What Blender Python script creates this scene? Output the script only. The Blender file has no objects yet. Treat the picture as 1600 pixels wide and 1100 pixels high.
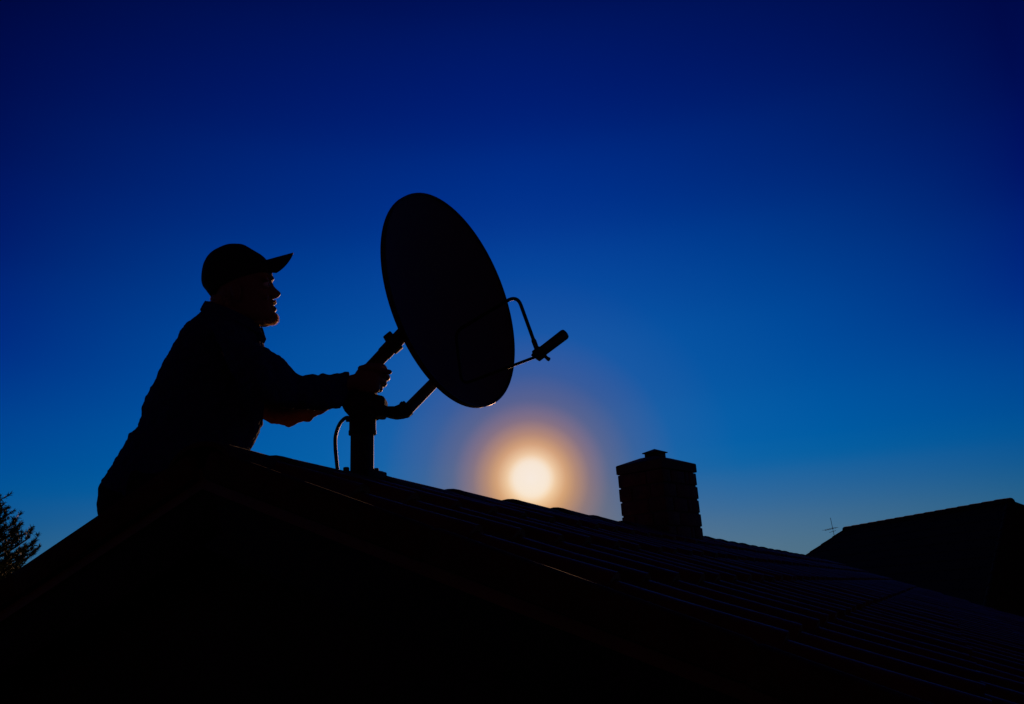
import bpy, bmesh, math, random
from mathutils import Vector, Matrix, noise
random.seed(7)
C = bpy.context.scene
COL = C.collection
R = math.radians
PI = math.pi

# ------------------------------------------------------------------ camera
CAMZ = 5.2
F = 1300.0
PITCH, ROLL = R(16.86), R(-3.37)
fw = Vector((0, math.cos(PITCH), math.sin(PITCH)))
up0 = Vector((0, -math.sin(PITCH), math.cos(PITCH)))
rt0 = Vector((1, 0, 0))
rt = rt0*math.cos(ROLL) + up0*math.sin(ROLL)
up = -rt0*math.sin(ROLL) + up0*math.cos(ROLL)
EYE = Vector((0, 0, CAMZ))
cam = bpy.data.objects.new('camera', bpy.data.cameras.new('camera'))
COL.objects.link(cam)
M = Matrix(((rt.x, up.x, -fw.x, EYE.x), (rt.y, up.y, -fw.y, EYE.y), (rt.z, up.z, -fw.z, EYE.z), (0, 0, 0, 1)))
cam.matrix_world = M
cam.data.sensor_width = 36
cam.data.lens = F/1600*36
cam.data.clip_start = 0.02
cam.data.clip_end = 5000
C.camera = cam

def ray(px, py):
    return fw + rt*((px-800)/F) - up*((py-550)/F)
def at(px, py, y):
    """world point seen at photo position (px,py) on the vertical plane y"""
    d = ray(px, py)
    return EYE + d*(y/d.y)
def proj(p):
    q = p-EYE; w_ = q.dot(fw); return Vector((800+F*q.dot(rt)/w_, 550-F*q.dot(up)/w_))
def ppm(p):
    return F/((p-EYE).dot(fw))

# ------------------------------------------------------------------ materials
def lin(c):
    return tuple((v/255/12.92 if v/255 <= .04045 else ((v/255+.055)/1.055)**2.4) for v in c)
MATS = {}
def mat(name, col, rough=.6, metal=0, spec=.5, var=.3, scale=20, bump=0, bscale=60, transl=0, trcol=None, coat=0, sheen=0):
    m = bpy.data.materials.new(name); m.use_nodes = True
    nt = m.node_tree; b = nt.nodes['Principled BSDF']
    tc = nt.nodes.new('ShaderNodeTexCoord')
    n = nt.nodes.new('ShaderNodeTexNoise'); n.inputs['Scale'].default_value = scale; n.inputs['Detail'].default_value = 6
    nt.links.new(tc.outputs['Object'], n.inputs['Vector'])
    r = nt.nodes.new('ShaderNodeValToRGB')
    r.color_ramp.elements[0].position = .3; r.color_ramp.elements[1].position = .7
    r.color_ramp.elements[0].color = [c*(1-var) for c in col]+[1]
    r.color_ramp.elements[1].color = [min(1, c*(1+var)) for c in col]+[1]
    nt.links.new(n.outputs['Fac'], r.inputs['Fac'])
    nt.links.new(r.outputs['Color'], b.inputs['Base Color'])
    mr = nt.nodes.new('ShaderNodeMapRange')
    mr.inputs['To Min'].default_value = max(0.02, rough-.08); mr.inputs['To Max'].default_value = min(1, rough+.08)
    nt.links.new(n.outputs['Fac'], mr.inputs['Value']); nt.links.new(mr.outputs['Result'], b.inputs['Roughness'])
    b.inputs['Metallic'].default_value = metal
    b.inputs['Specular IOR Level'].default_value = spec
    b.inputs['Coat Weight'].default_value = coat
    b.inputs['Sheen Weight'].default_value = sheen
    if bump:
        n2 = nt.nodes.new('ShaderNodeTexNoise'); n2.inputs['Scale'].default_value = bscale; n2.inputs['Detail'].default_value = 8
        nt.links.new(tc.outputs['Object'], n2.inputs['Vector'])
        bp = nt.nodes.new('ShaderNodeBump'); bp.inputs['Strength'].default_value = bump; bp.inputs['Distance'].default_value = .01
        nt.links.new(n2.outputs['Fac'], bp.inputs['Height']); nt.links.new(bp.outputs['Normal'], b.inputs['Normal'])
    if transl:
        out = nt.nodes['Material Output']
        t = nt.nodes.new('ShaderNodeBsdfTranslucent'); t.inputs['Color'].default_value = list(trcol or col)+[1]
        mx = nt.nodes.new('ShaderNodeMixShader'); mx.inputs[0].default_value = transl
        nt.links.new(b.outputs[0], mx.inputs[1]); nt.links.new(t.outputs[0], mx.inputs[2])
        nt.links.new(mx.outputs[0], out.inputs['Surface'])
    MATS[name] = m
    return m
mat('tile_clay', (.10, .026, .010), .50, spec=.20, var=.35, scale=9, bump=.25, bscale=45)
mat('ridge_clay', (.045, .016, .009), .85, spec=.12, var=.35, scale=12, bump=.3, bscale=60)
mat('render_wall', (.022, .018, .016), .95, spec=.1, var=.2, scale=3, bump=.4, bscale=80)
mat('dark_wood', (.008, .006, .005), .8, spec=.15, var=.4, scale=14, bump=.3, bscale=50)
mat('verge_metal', (.05, .018, .009), .8, spec=.04, var=.3, scale=20)
mat('brick', (.075, .035, .028), .8, spec=.3, var=.4, scale=16, bump=.5, bscale=90)
mat('mortar', (.06, .055, .05), .95, spec=.2, var=.2, scale=40)
mat('lead_flashing', (.03, .028, .03), .85, spec=.1)
mat('dark_steel', (.016, .013, .013), .7, spec=.15, metal=0, var=.3, scale=30, bump=.08)
mat('galvanised', (.03, .022, .022), .75, spec=.2, metal=0, var=.4, scale=40)
mat('dish_paint', (.075, .030, .026), .65, spec=.12, var=.12, scale=6)
mat('dish_rim', (.03, .026, .026), .6, spec=.3, var=.15)
mat('black_plastic', (.012, .012, .013), .45)
mat('rubber', (.012, .012, .012), .6)
mat('skin', (.19, .09, .06), .6, spec=.2, var=.12, scale=30, bump=.1, bscale=200)
mat('beard_hair', (.45, .30, .19), .5, var=.3, transl=.6, trcol=(.98, .78, .58))
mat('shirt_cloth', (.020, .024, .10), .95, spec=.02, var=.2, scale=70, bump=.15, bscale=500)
mat('shirt_sunlit', (.05, .035, .035), .85, spec=.15, var=.2, scale=70, transl=.28, trcol=(.50, .22, .12))  # sunlit copy of the shirt cloth, the low sun's warmth put into its colour
mat('trouser_cloth', (.014, .014, .016), .95, spec=.03, var=.2, scale=60, bump=.2, bscale=400)
mat('cap_cloth', (.013, .012, .013), .8, spec=.2, var=.2, scale=90, bump=.15, bscale=500)
mat('leather', (.02, .014, .01), .5)
mat('bark', (.04, .03, .022), .9, var=.4, scale=8, bump=.6, bscale=20)
mat('needles', (.028, .045, .02), .6, var=.4, scale=3, transl=.08, trcol=(.04, .06, .02), spec=.1)
mat('far_tile', (.03, .016, .014), .95, spec=.05, var=.3, scale=2.5)
mat('far_wall', (.05, .045, .045), .9, var=.2, scale=1)
mat('glass', (.01, .012, .015), .08, spec=.8)
mat('grass_ground', (.03, .042, .018), .95, spec=.1, var=.4, scale=.6, bump=.5, bscale=4)
mat('eye_white', (.5, .48, .45), .2)
mat('eye_iris', (.03, .02, .015), .15)

# ------------------------------------------------------------------ helpers
def obj(name, bm, m, parent=None, smooth=True, recalc=True):
    if recalc: bmesh.ops.recalc_face_normals(bm, faces=bm.faces[:])
    me = bpy.data.meshes.new(name); bm.to_mesh(me); bm.free()
    if smooth:
        me.polygons.foreach_set('use_smooth', [True]*len(me.polygons))
        try: me.set_sharp_from_angle(angle=R(38))
        except Exception: pass
    me.materials.append(MATS[m])
    o = bpy.data.objects.new(name, me); COL.objects.link(o)
    if parent:
        o.parent = parent
        # world coordinates are baked into the mesh: undo the parent's own offset
        o.matrix_parent_inverse = parent.matrix_world.inverted() if parent.parent is None else Matrix.Identity(4)
        if parent.parent is not None: o.matrix_parent_inverse = Matrix.Identity(4)
    return o
def empty(name, loc, label, cat, group=None):
    o = bpy.data.objects.new(name, None); COL.objects.link(o)
    o.location = loc; o.empty_display_size = .2
    o.matrix_world = Matrix.Translation(loc)
    o['label'] = label; o['category'] = cat
    if group: o['group'] = group
    return o
def tag(o, label, cat):
    o['label'] = label; o['category'] = cat; return o
def frame(d):
    d = d.normalized()
    a = Vector((0, 0, 1)) if abs(d.z) < .9 else Vector((1, 0, 0))
    u = d.cross(a).normalized(); v = u.cross(d).normalized()
    return u, v
def loft(bm, rings, closed=True, cap=True):
    vs = [[bm.verts.new(p) for p in r] for r in rings]
    n = len(rings[0])
    for a, b in zip(vs[:-1], vs[1:]):
        for i in range(n if closed else n-1):
            j = (i+1) % n
            bm.faces.new((a[i], a[j], b[j], b[i]))
    if cap:
        bm.faces.new(vs[0][::-1]); bm.faces.new(vs[-1])
    return vs
def circ(c, u, v, ru, rv=None, n=16):
    rv = ru if rv is None else rv
    return [c + u*(ru*math.cos(2*PI*i/n)) + v*(rv*math.sin(2*PI*i/n)) for i in range(n)]
def tube(bm, pts, rad, n=12):
    """round tube along points; rad a number or list"""
    pts = [Vector(p) for p in pts]
    rads = rad if isinstance(rad, (list, tuple)) else [rad]*len(pts)
    rings = []; u = None
    for i, p in enumerate(pts):
        d = (pts[min(i+1, len(pts)-1)] - pts[max(i-1, 0)]).normalized()
        if u is None: u, v = frame(d)
        else:
            u = (u - d*u.dot(d)).normalized(); v = u.cross(d)
        rings.append(circ(p, u, v, rads[i], n=n))
    loft(bm, rings)
def bez(pts, k=6):
    """Catmull-Rom through points"""
    pts = [Vector(p) for p in pts]; out = []
    for i in range(len(pts)-1):
        p0 = pts[max(i-1, 0)]; p1 = pts[i]; p2 = pts[i+1]; p3 = pts[min(i+2, len(pts)-1)]
        for s in range(k):
            t = s/k
            out.append(.5*((2*p1)+(p2-p0)*t+(2*p0-5*p1+4*p2-p3)*t*t+(3*p1-p0-3*p2+p3)*t**3))
    out.append(pts[-1]); return out
def boxo(bm, c, ax, ay, az, sx, sy, sz, bev=0.0):
    """oriented box, full sizes, bevelled"""
    vs = []
    for k in (-1, 1):
        for j in (-1, 1):
            for i in (-1, 1):
                vs.append(bm.verts.new(c + ax*(i*sx/2) + ay*(j*sy/2) + az*(k*sz/2)))
    q = [(0, 2, 3, 1), (4, 5, 7, 6), (0, 1, 5, 4), (2, 6, 7, 3), (0, 4, 6, 2), (1, 3, 7, 5)]
    fs = [bm.faces.new([vs[i] for i in f]) for f in q]
    if bev:
        es = list({e for f in fs for e in f.edges})
        bmesh.ops.bevel(bm, geom=es, offset=bev, segments=2, profile=.5, affect='EDGES')
def bolt(bm, c, d, r, h, hexagon=True):
    u, v = frame(d); d = d.normalized(); n = 6 if hexagon else 16
    loft(bm, [circ(c, u, v, r, n=n), circ(c+d*h*.85, u, v, r, n=n), circ(c+d*h, u, v, r*.8, n=n)])
X, Y, Z = Vector((1, 0, 0)), Vector((0, 1, 0)), Vector((0, 0, 1))

# ------------------------------------------------------------------ the house with the tiled roof
SC = .862
TH, SL = R(25.21), R(21.41)
RD = Vector((math.sin(TH), math.cos(TH), 0))        # along the ridge, away from the camera
NR = Vector((math.cos(TH), -math.sin(TH), 0))       # horizontal, towards the right-hand eave
A = at(315, 691, 2.35*SC)                           # near end of the ridge (top line of the ridge tiles)
RISE = .050                                         # ridge tiles above the tile planes
RID = A - Z*RISE
RL = 13.0; HW = 4.2
TS = math.tan(SL)
def roofp(t, v, side=1, h=0):
    """t along ridge, v horizontal distance from ridge, h above slope"""
    nrm = (Z*math.cos(SL) + NR*side*math.sin(SL))
    return RID + RD*t + NR*(side*v) - Z*(v*TS) + nrm*h
house = empty('tiled_roof_house', Vector((RID.x, RID.y, 0)) + RD*(RL/2),
              'dark house with a clay tiled gable roof that the man kneels on', 'house')
OH = .0                                            # verge overhang at the near gable
def roof_slope(side):
    bm = bmesh.new()
    pitch = .235; course = .34
    ncol = int((RL+OH)/pitch)
    prof = [(0, .002), (.08, .0), (.40, .0), (.54, .004), (.62, .018), (.67, .030), (.71, .0362), (.74, .0388), (.77, .0396), (.80, .0388), (.83, .0362), (.87, .030), (.92, .018), (.97, .006)]
    L = HW/math.cos(SL)
    nc = int(L/course)
    for k in range(nc):
        s0 = k*course; s1 = s0+course+.02
        stag = 0
        rows = []
        for s, lift in ((s0-.01, .0), (s0+course*.5, .009), (s1, .019), (s1, .004)):
            row = []
            for c in range(ncol):
                rnd = random.Random(side*1000+c*57+k*911)
                jl = rnd.uniform(-.004, .004); js = rnd.uniform(-.008, .008)
                for (a, h) in prof:
                    t = -OH + (c+a)*pitch
                    ss = s + (js if s == s1 else 0)
                    row.append(bm.verts.new(roofp(t, ss*math.cos(SL), side, h+lift+(jl if lift > .005 else 0)*1.0)))
            rows.append(row)
        for a, b in zip(rows[:-1], rows[1:]):
            for i in range(len(a)-1):
                bm.faces.new((a[i], a[i+1], b[i+1], b[i]) if side < 0 else (a[i], b[i], b[i+1], a[i+1]))
    # underside board of the slope
    boxc = roofp(RL/2-OH/2, HW/2, side, -.035)
    ax = RD; ay = (NR*side*math.cos(SL)-Z*math.sin(SL)); az = (Z*math.cos(SL)+NR*side*math.sin(SL))
    boxo(bm, boxc, ax, ay, az, RL+OH-.02, L-.02, .05)
    return obj('roof_slope', bm, 'tile_clay', house, recalc=False)
slope_r = roof_slope(1); slope_l = roof_slope(-1)
# ridge tiles
bm = bmesh.new()
cl = .49*.995
t = -.06-.245
t0 = -.012
starts = []
tt = .215 - 2*cl
while tt < RL:
    starts.append(tt); tt += cl
for i, ts in enumerate(starts):
    a = max(ts, t0); b = ts+cl+.05
    if b < t0+.05: continue
    rnd = random.Random(i)
    j = rnd.uniform(-.003, .003) + {2: -.007, 1: .004, 0: .004}.get(i, 0); jy = rnd.uniform(-.006, .006)
    rings = []
    for (s, hh, w) in ((a, RISE-.003, .112), (a+.02, RISE+.001, .115), (a+.06, RISE-.001, .114), (b, RISE-.014, .104)):
        pass
        ring = []
        n = 14
        for q in range(n+1):
            ph = PI*q/n
            y = math.cos(ph)*w; z = math.sin(ph)**.8*(hh+.055)-.055
            ring.append(RID + RD*s + NR*(y+jy) + Z*(z+j) )
        ring += [p - Z*.012 - (NR*.0) for p in ring[::-1]]
        rings.append(ring)
    loft(bm, rings)
ridge = obj('ridge_tiles', bm, 'ridge_clay', house)
# verge strip along both gable edges
for side in (1, -1):
    bm = bmesh.new()
    ay = (NR*side*math.cos(SL)-Z*math.sin(SL)); az = (Z*math.cos(SL)+NR*side*math.sin(SL))
    L = HW/math.cos(SL)
    k = 0; s = .02
    while s < L-.1:
        e = min(s+.68, L)
        cc = RID + RD*(.008) + ay*((s+e)/2) + az*(.002+.002*(k % 2))
        boxo(bm, cc, RD, ay, az, .040, e-s-.002, .075, .016)
        s = e-.012; k += 1
    obj('verge_cap', bm, 'verge_metal', house)
    bm = bmesh.new()
    boxo(bm, RID + RD*(.035) + ay*(L/2) - az*.12, RD, ay, az, .03, L, .14, .004)
    obj('bargeboard', bm, 'dark_wood', house)
# walls
EZ = RID.z - HW*TS
bm = bmesh.new()
def wallbox(t0_, t1_, v):
    pts = [RID+RD*t0_+NR*v, RID+RD*t1_+NR*v]
gv = HW-.35
def P3(t_, v, z): 
    p = RID+RD*t_+NR*v; return Vector((p.x, p.y, z))
ztop = lambda v: RID.z - abs(v)*TS - .085
for tw, th in ((.14, .25), (RL-.5, .25)):
    bm = bmesh.new()
    loop = [(-gv, 0), (gv, 0), (gv, ztop(gv)), (0, ztop(0)), (-gv, ztop(gv))]
    loft(bm, [[P3(tw, v, z) for v, z in loop], [P3(tw+th, v, z) for v, z in loop]])
    obj('gable_wall', bm, 'render_wall', house, smooth=False)
for v in (-gv+.125, gv-.125):
    bm = bmesh.new()
    boxo(bm, P3(RL/2-.06, v, (EZ-.1)/2+.03), NR, RD, Z, .25, RL-1.0, EZ+.05)
    obj('side_wall', bm, 'render_wall', house, smooth=False)
for side in (1, -1):
    bm = bmesh.new()
    g0 = RID + NR*side*(HW+.05) - Z*((HW)*TS+.05)
    rings = []
    for tq in (-OH, RL):
        ring = [g0 + RD*tq + NR*(math.cos(a)*.065) + Z*(math.sin(a)*.065) for a in [PI+PI*i/10 for i in range(11)]]
        ring += [g0 + RD*tq + NR*(math.cos(a)*.058) + Z*(math.sin(a)*.058) for a in [2*PI-PI*i/10 for i in range(11)]]
        rings.append(ring)
    loft(bm, rings)
    obj('gutter', bm, 'dark_steel', house)

# ------------------------------------------------------------------ chimney (part of the house)
CT0, CW, CL = 3.62, .345, .43      # ridge parameter of near face, width across, length along ridge
CV = .0
CAZ = R(41)
CR = Vector((math.sin(CAZ), math.cos(CAZ), 0)); CN = Vector((math.cos(CAZ), -math.sin(CAZ), 0))
CC = RID + RD*4.02 + NR*.004
ctop = None
bm = bmesh.new(); bmm = bmesh.new()
cbase = RID.z - .35
# top height from the photo: the near corner's top
def chim(t_, v, z): 
    p = CC + CR*(t_-CT0-CL/2) + CN*v; return Vector((p.x, p.y, z))
d = ray(1031, 716); pc = chim(CT0, CV+CW/2, 0); s_ = None
kk = (pc.x*d.x+pc.y*d.y)/(d.x*d.x+d.y*d.y)
CTOP = CAMZ + d.z*kk
ch = .092; slab = .062
rows = int((CTOP-slab-cbase)/ch)+1
for r_ in range(rows):
    z1 = CTOP - slab - r_*ch; zc = z1 - ch/2 
    for (axis, n, u0, u1, fixed) in (('v', 2, -CW/2, CW/2, 0), ('v', 2, -CW/2, CW/2, CL), ('t', 2, 0, CL, -CW/2), ('t', 2, 0, CL, CW/2)):
        edges = [u0, u0+(u1-u0)*(.36 if r_ % 2 else .64), u1] if True else None
        for i in range(2):
            rnd = random.Random(r_*31+i*7+hash(axis)*0+int(fixed*100)+(5 if axis == 'v' else 9))
            a, b = edges[i]+(.004 if i else 0), edges[i+1]-(0 if i else .004)
            # bricks turn the corner on alternate courses
            th = .10
            out = rnd.uniform(0, .005)
            if (axis == 'v') == (r_ % 2 == 0):
                pass
            else:
                if i == 0: a += th+.006
                else: b -= th+.006
                if b-a < .03: continue
            sgn = -1 if fixed in (0, -CW/2) else 1
            if axis == 'v':
                c = chim(CT0+fixed-sgn*(th/2)+sgn*out, CV+(a+b)/2, zc)
                boxo(bm, c, CN, CR, Z, b-a+rnd.uniform(-.002, .006), th, ch-.009+rnd.uniform(-.003, .001), .005)
            else:
                c = chim(CT0+(a+b)/2, CV+fixed-sgn*(th/2)+sgn*out, zc)
                boxo(bm, c, CN, CR, Z, th, b-a+rnd.uniform(-.002, .006), ch-.009+rnd.uniform(-.003, .001), .005)
chimney = obj('chimney', bm, 'brick', house)
boxo(bmm, chim(CT0+CL/2, CV, (cbase+CTOP-slab)/2-.01), CN, CR, Z, CW-.014, CL-.014, CTOP-slab-cbase)
obj('mortar', bmm, 'mortar', chimney, smooth=False)
bm = bmesh.new()
cc_ = chim(CT0+CL/2, CV, CTOP-slab)
def sq(z, g): return [cc_+Z*z+CN*(a*(CW/2+g))+CR*(b*(CL/2+g)) for a, b in ((-1, -1), (1, -1), (1, 1), (-1, 1))]
loft(bm, [sq(0, .002), sq(.004, .007), sq(slab-.005, .007), sq(slab, .002), sq(slab+.045, -.115), sq(slab+.046, -.13)])
obj('chimney_cap', bm, 'mortar', chimney)
# flue box with small pyramid hood
bm = bmesh.new()
fc = chim(CT0+CL*.5, CV, CTOP+.048)
print('CH', proj(chim(CT0, CV+CW/2, CTOP)), proj(chim(CT0, CV-CW/2, CTOP)), proj(chim(CT0+CL, CV+CW/2, CTOP)), proj(fc))
boxo(bm, fc+Z*.010, CN, CR, Z, .105, .105, .06, .004)
obj('flue', bm, 'dark_steel', chimney)
bm = bmesh.new()
h = .063
q = [bm.verts.new(fc+Z*(.030)+CN*a*h+CR*b*h) for a, b in ((-1, -1), (1, -1), (1, 1), (-1, 1))]
q2 = [bm.verts.new(fc+Z*(.036)+CN*a*h+CR*b*h) for a, b in ((-1, -1), (1, -1), (1, 1), (-1, 1))]
ap = bm.verts.new(fc+Z*.062)
bm.faces.new(q[::-1])
for i in range(4):
    j = (i+1) % 4
    bm.faces.new((q[i], q[j], q2[j], q2[i])); bm.faces.new((q2[i], q2[j], ap))
obj('flue_hood', bm, 'dark_steel', chimney, smooth=False)
bm = bmesh.new()
for side in (1, -1):
    ay = (NR*side*math.cos(SL)-Z*math.sin(SL)); az = (Z*math.cos(SL)+NR*side*math.sin(SL))
    boxo(bm, roofp(3.95, .17, side, .040), RD, ay, az, .60, .34, .012, .003)
obj('flashing', bm, 'lead_flashing', chimney)

# ------------------------------------------------------------------ satellite dish
YP = 3.07*SC
def ridge_t(px):      # ridge parameter seen at photo x
    lo, hi = 0, 30
    for _ in range(50):
        m_ = (lo+hi)/2; p = A+RD*m_-EYE
        if 800+F*p.dot(rt)/p.dot(fw) < px: lo = m_
        else: hi = m_
    return lo
PB = A + RD*ridge_t(566)
YP = PB.y
dish = empty('satellite_dish', PB - Z*.02, 'round satellite dish on a short steel post clamped to the ridge', 'satellite dish')
def pp(px, py, dy=0): return at(px, py, YP+dy)
px1 = 1/ppm(PB)       # metres per photo pixel at the post
# post
bm = bmesh.new()
tube(bm, [pp(565.5, 748), pp(566, 674)], 18.2*px1, 32)
pole = obj('pole', bm, 'galvanised', dish)
bm = bmesh.new()
tube(bm, [pp(566.5, 675), pp(566.8, 640)], 21.0*px1, 32)
tube(bm, [pp(566.4, 679), pp(566.4, 673)], 21.8*px1, 32)
obj('pole_sleeve', bm, 'dark_steel', dish)
# base plate
bm = bmesh.new()
boxo(bm, pp(566, 748), RD, NR, Z, .105, .12, .04, .005)
boxo(bm, pp(565, 739.5), RD, NR, Z, .09, .11, .010, .003)
bp_ = obj('base_plate', bm, 'dark_steel', dish)
bm = bmesh.new()
bolt(bm, pp(541, 737, -.03), Z, .010, .014)
obj('bolt', bm, 'galvanised', bp_)
bm = bmesh.new()
bolt(bm, pp(588, 738, -.02), Z, .009, .013)
obj('bolt', bm, 'galvanised', bp_)
bm = bmesh.new()
tube(bm, [pp(580, 740), pp(595, 741.5)], .007, 10)
boxo(bm, pp(588, 746, .0), X, Y, Z, .012, .05, .022, .003)
obj('bracket_lug', bm, 'galvanised', bp_)
# clamp body at the top of the post
bm = bmesh.new()
def slab_poly(bm, poly, y0, y1):
    """closed outline in photo coordinates at the post's distance, real thickness y0..y1"""
    a = [at(x, y, YP) + Y*y0 for x, y in poly]; b = [at(x, y, YP) + Y*y1 for x, y in poly]
    loft(bm, [a, b])
slab_poly(bm, [(541, 624), (543, 615), (550, 612), (588, 612), (590, 620), (590, 650), (586, 654), (549, 654), (541, 645), (538, 636)], -.045, .045)
bmesh.ops.bevel(bm, geom=bm.edges[:], offset=.004, segments=2, affect='EDGES')
clamp = obj('clamp', bm, 'dark_steel', dish)
for bx_, by_, br_ in ((552, 632, .010), (578, 632, .010), (552, 646, .007), (578, 646, .007)):
    bm = bmesh.new(); bolt(bm, pp(bx_, by_, -.045), -Y, br_, .012)
    obj('bolt', bm, 'galvanised', clamp)
bm = bmesh.new()
slab_poly(bm, [(586, 619), (601, 622), (603.5, 625), (603.5, 640), (601, 652), (596, 653), (586, 652)], -.033, .033)
bmesh.ops.bevel(bm, geom=bm.edges[:], offset=.0025, segments=2, affect='EDGES')
obj('side_bracket', bm, 'dark_steel', dish)
# lower arm: bent plate then tube up to the dish
bm = bmesh.new()
slab_poly(bm, [(600, 634.5), (608, 636.5), (618, 637.5), (626, 634), (632, 628), (641, 638), (645, 645), (637, 651.5), (629, 652), (619, 654.5), (609, 652.5), (600, 650)], -.018, .018)
bmesh.ops.bevel(bm, geom=bm.edges[:], offset=.002, segments=2, affect='EDGES')
larm = obj('lower_arm', bm, 'dark_steel', dish)
bm = bmesh.new()
d_ = (pp(678, 598)-pp(636, 641)).normalized()
tube(bm, [pp(632, 645), pp(678, 598, .20), pp(712, 563, .41)], 9.6*px1, 20)
obj('support_tube', bm, 'galvanised', dish)
dd = (pp(622, 625)-pp(633, 636)).normalized()
bm = bmesh.new()
bolt(bm, pp(633, 635), dd, .012, .016); tube(bm, [pp(637, 640), pp(626, 629)], .006, 8)
bolt(bm, pp(638, 645), -dd, .014, .010)
obj('arm_bolt', bm, 'galvanised', larm)
# upper tube from the clamp past the man's hand to the back of the dish
bm = bmesh.new()
tube(bm, [pp(560, 612), pp(573, 582), pp(617, 535)], [.020, .0225, .0225], 20)
tube(bm, [pp(600, 553), pp(619, 533, .02), pp(677, 470, .37)], .0245, 20)
ut = obj('support_tube', bm, 'galvanised', dish)
bm = bmesh.new()
d1 = (pp(604, 521)-pp(621, 540)).normalized()
bolt(bm, pp(607, 525.5), d1, .0115, .009); tube(bm, [pp(606, 523.5), pp(620, 542)], .0075, 8)
boxo(bm, pp(620.5, 543.5), d1, Y, d1.cross(Y), .016, .045, .034, .003)
boxo(bm, pp(613.5, 534), d1, Y, d1.cross(Y), .053, .060, .032, .004)
obj('tube_clamp', bm, 'dark_steel', ut)
# cable
bm = bmesh.new()
tube(bm, bez([pp(549, 655, -.03), pp(541, 652.5, -.04), pp(531, 662, -.045), pp(524.5, 680, -.045), pp(524, 700, -.045), pp(526, 722, -.04), pp(528.5, 742, -.03), pp(533, 752, -.01)], 8), 2.9*px1, 12)
cab = obj('cable', bm, 'rubber', dish)
bm = bmesh.new()
tube(bm, [pp(541, 656.5, -.035), pp(548.5, 656.5, -.035)], .006, 10); tube(bm, [pp(541.5, 653.5, -.035), pp(548.5, 654, -.035)], .0075, 10)
obj('cable_gland', bm, 'black_plastic', dish)
# reflector
DN = Vector((.8670, -.4880, .1000)).normalized()
DC = at(712.2, 466.8, YP+.30)
DRAD = .4205
e1 = DN.cross(Z).normalized(); e2 = e1.cross(DN).normalized()
DEP = .065
def dpt(r, ph, off=0):
    return DC + e1*(r*math.cos(ph)) + e2*(r*math.sin(ph)) + DN*(DEP*((r/DRAD)**2-1)+off)
bm = bmesh.new()
N = 96
rr = [DRAD*q for q in (.06, .15, .25, .35, .45, .55, .65, .74, .82, .89, .945, .975)]
rings = [[dpt(r, 2*PI*i/N) for i in range(N)] for r in rr]
back = [[dpt(r, 2*PI*i/N, -.006) for i in range(N)] for r in rr[::-1]]
vs = loft(bm, rings + back, cap=False)
c1 = bm.verts.new(dpt(0, 0)); c2 = bm.verts.new(dpt(0, 0, -.006))
for i in range(N):
    bm.faces.new((vs[0][(i+1) % N], vs[0][i], c1)); bm.faces.new((vs[-1][i], vs[-1][(i+1) % N], c2))
refl = obj('reflector', bm, 'dish_paint', dish)
bm = bmesh.new()
prof = [(DRAD*.972, -.0045), (DRAD*.985, .004), (DRAD*.997, .004), (DRAD*1.0, -.001), (DRAD*.998, -.018), (DRAD*.985, -.020), (DRAD*.972, -.012)]
bmv = [[bm.verts.new(DC + e1*(r*math.cos(2*PI*i/N)) + e2*(r*math.sin(2*PI*i/N)) + DN*h_) for r, h_ in prof] for i in range(N)]
for i in range(N):
    a, b = bmv[i], bmv[(i+1) % N]
    for k in range(len(prof)):
        l = (k+1) % len(prof); bm.faces.new((a[k], a[l], b[l], b[k]))
obj('rim', bm, 'dish_rim', refl)
# mounting plate on the back of the reflector
bm = bmesh.new()
boxo(bm, DC - DN*(DEP+.022) , e1, e2, DN, .20, .26, .026, .006)
obj('back_plate', bm, 'dark_steel', dish)
# feed arm: bent wire frame, both ends meet at the receiver
def dplane(px_, py_, off):
    """point seen at (px,py) lying off metres in front of the rim plane"""
    d = ray(px_, py_); k = (DC + DN*off - EYE).dot(DN)/d.dot(DN); return EYE + d*k
L0 = at(842, 553, YP+.12)
LD = (at(884, 521, YP+.14) - at(842, 553, YP+.12)).normalized()
def mixp(a, b, k): return a.lerp(b, k)
bm = bmesh.new()
W1 = dplane(712, 518, .00); W2 = dplane(722, 601, .00)
T1 = at(808, 460.5, YP+.16)
def corner(a, c, b, r):
    """rounded corner points"""
    p = c + (a-c).normalized()*r; q = c + (b-c).normalized()*r
    return [p*((1-t_)**2)+c*(2*t_*(1-t_))+q*(t_*t_) for t_ in [k/8 for k in range(9)]]
T2 = at(839, 546, YP+.13)
B2 = at(836, 558, YP+.13)
path = [B2.lerp(W2, 0)] + corner(B2, W2, W1, .035) + corner(W2, W1, T1, .035) + corner(W1, T1, T2, .045) + [T2]
np_ = len(path)
tube(bm, path, [.0052]*10+[.0066]*(np_-10), 12)
feed = obj('feed_arm', bm, 'dark_steel', dish)
bm = bmesh.new()
dd = (T2-T1).normalized()
tube(bm, [T2-dd*.045, T2-dd*.035, T2+dd*.005], [.006, .009, .0085], 12)
obj('ferrule', bm, 'black_plastic', feed)
bm = bmesh.new()
tube(bm, [L0-LD*.012, L0-LD*.004, L0+LD*.118, L0+LD*.124, L0+LD*.1275], [.014, .0180, .0195, .0175, .010], 24)
lnb = obj('receiver', bm, 'black_plastic', dish)
bm = bmesh.new()
tube(bm, [L0-LD*.014, L0-LD*.012, L0+LD*.014, L0+LD*.016], [.018, .0225, .0225, .020], 20)
u_, v_ = frame(LD)
pk = at(855, 560, YP+.11)
bolt(bm, pk - (L0-pk).normalized()*.002, (L0-pk).normalized()*-1, .007, .008, False)
tube(bm, [L0+LD*.012, pk], .006, 10)
bolt(bm, at(834, 555.5, YP+.12), (L0-pk), .006, .008)
obj('receiver_clamp', bm, 'dark_steel', dish)

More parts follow.
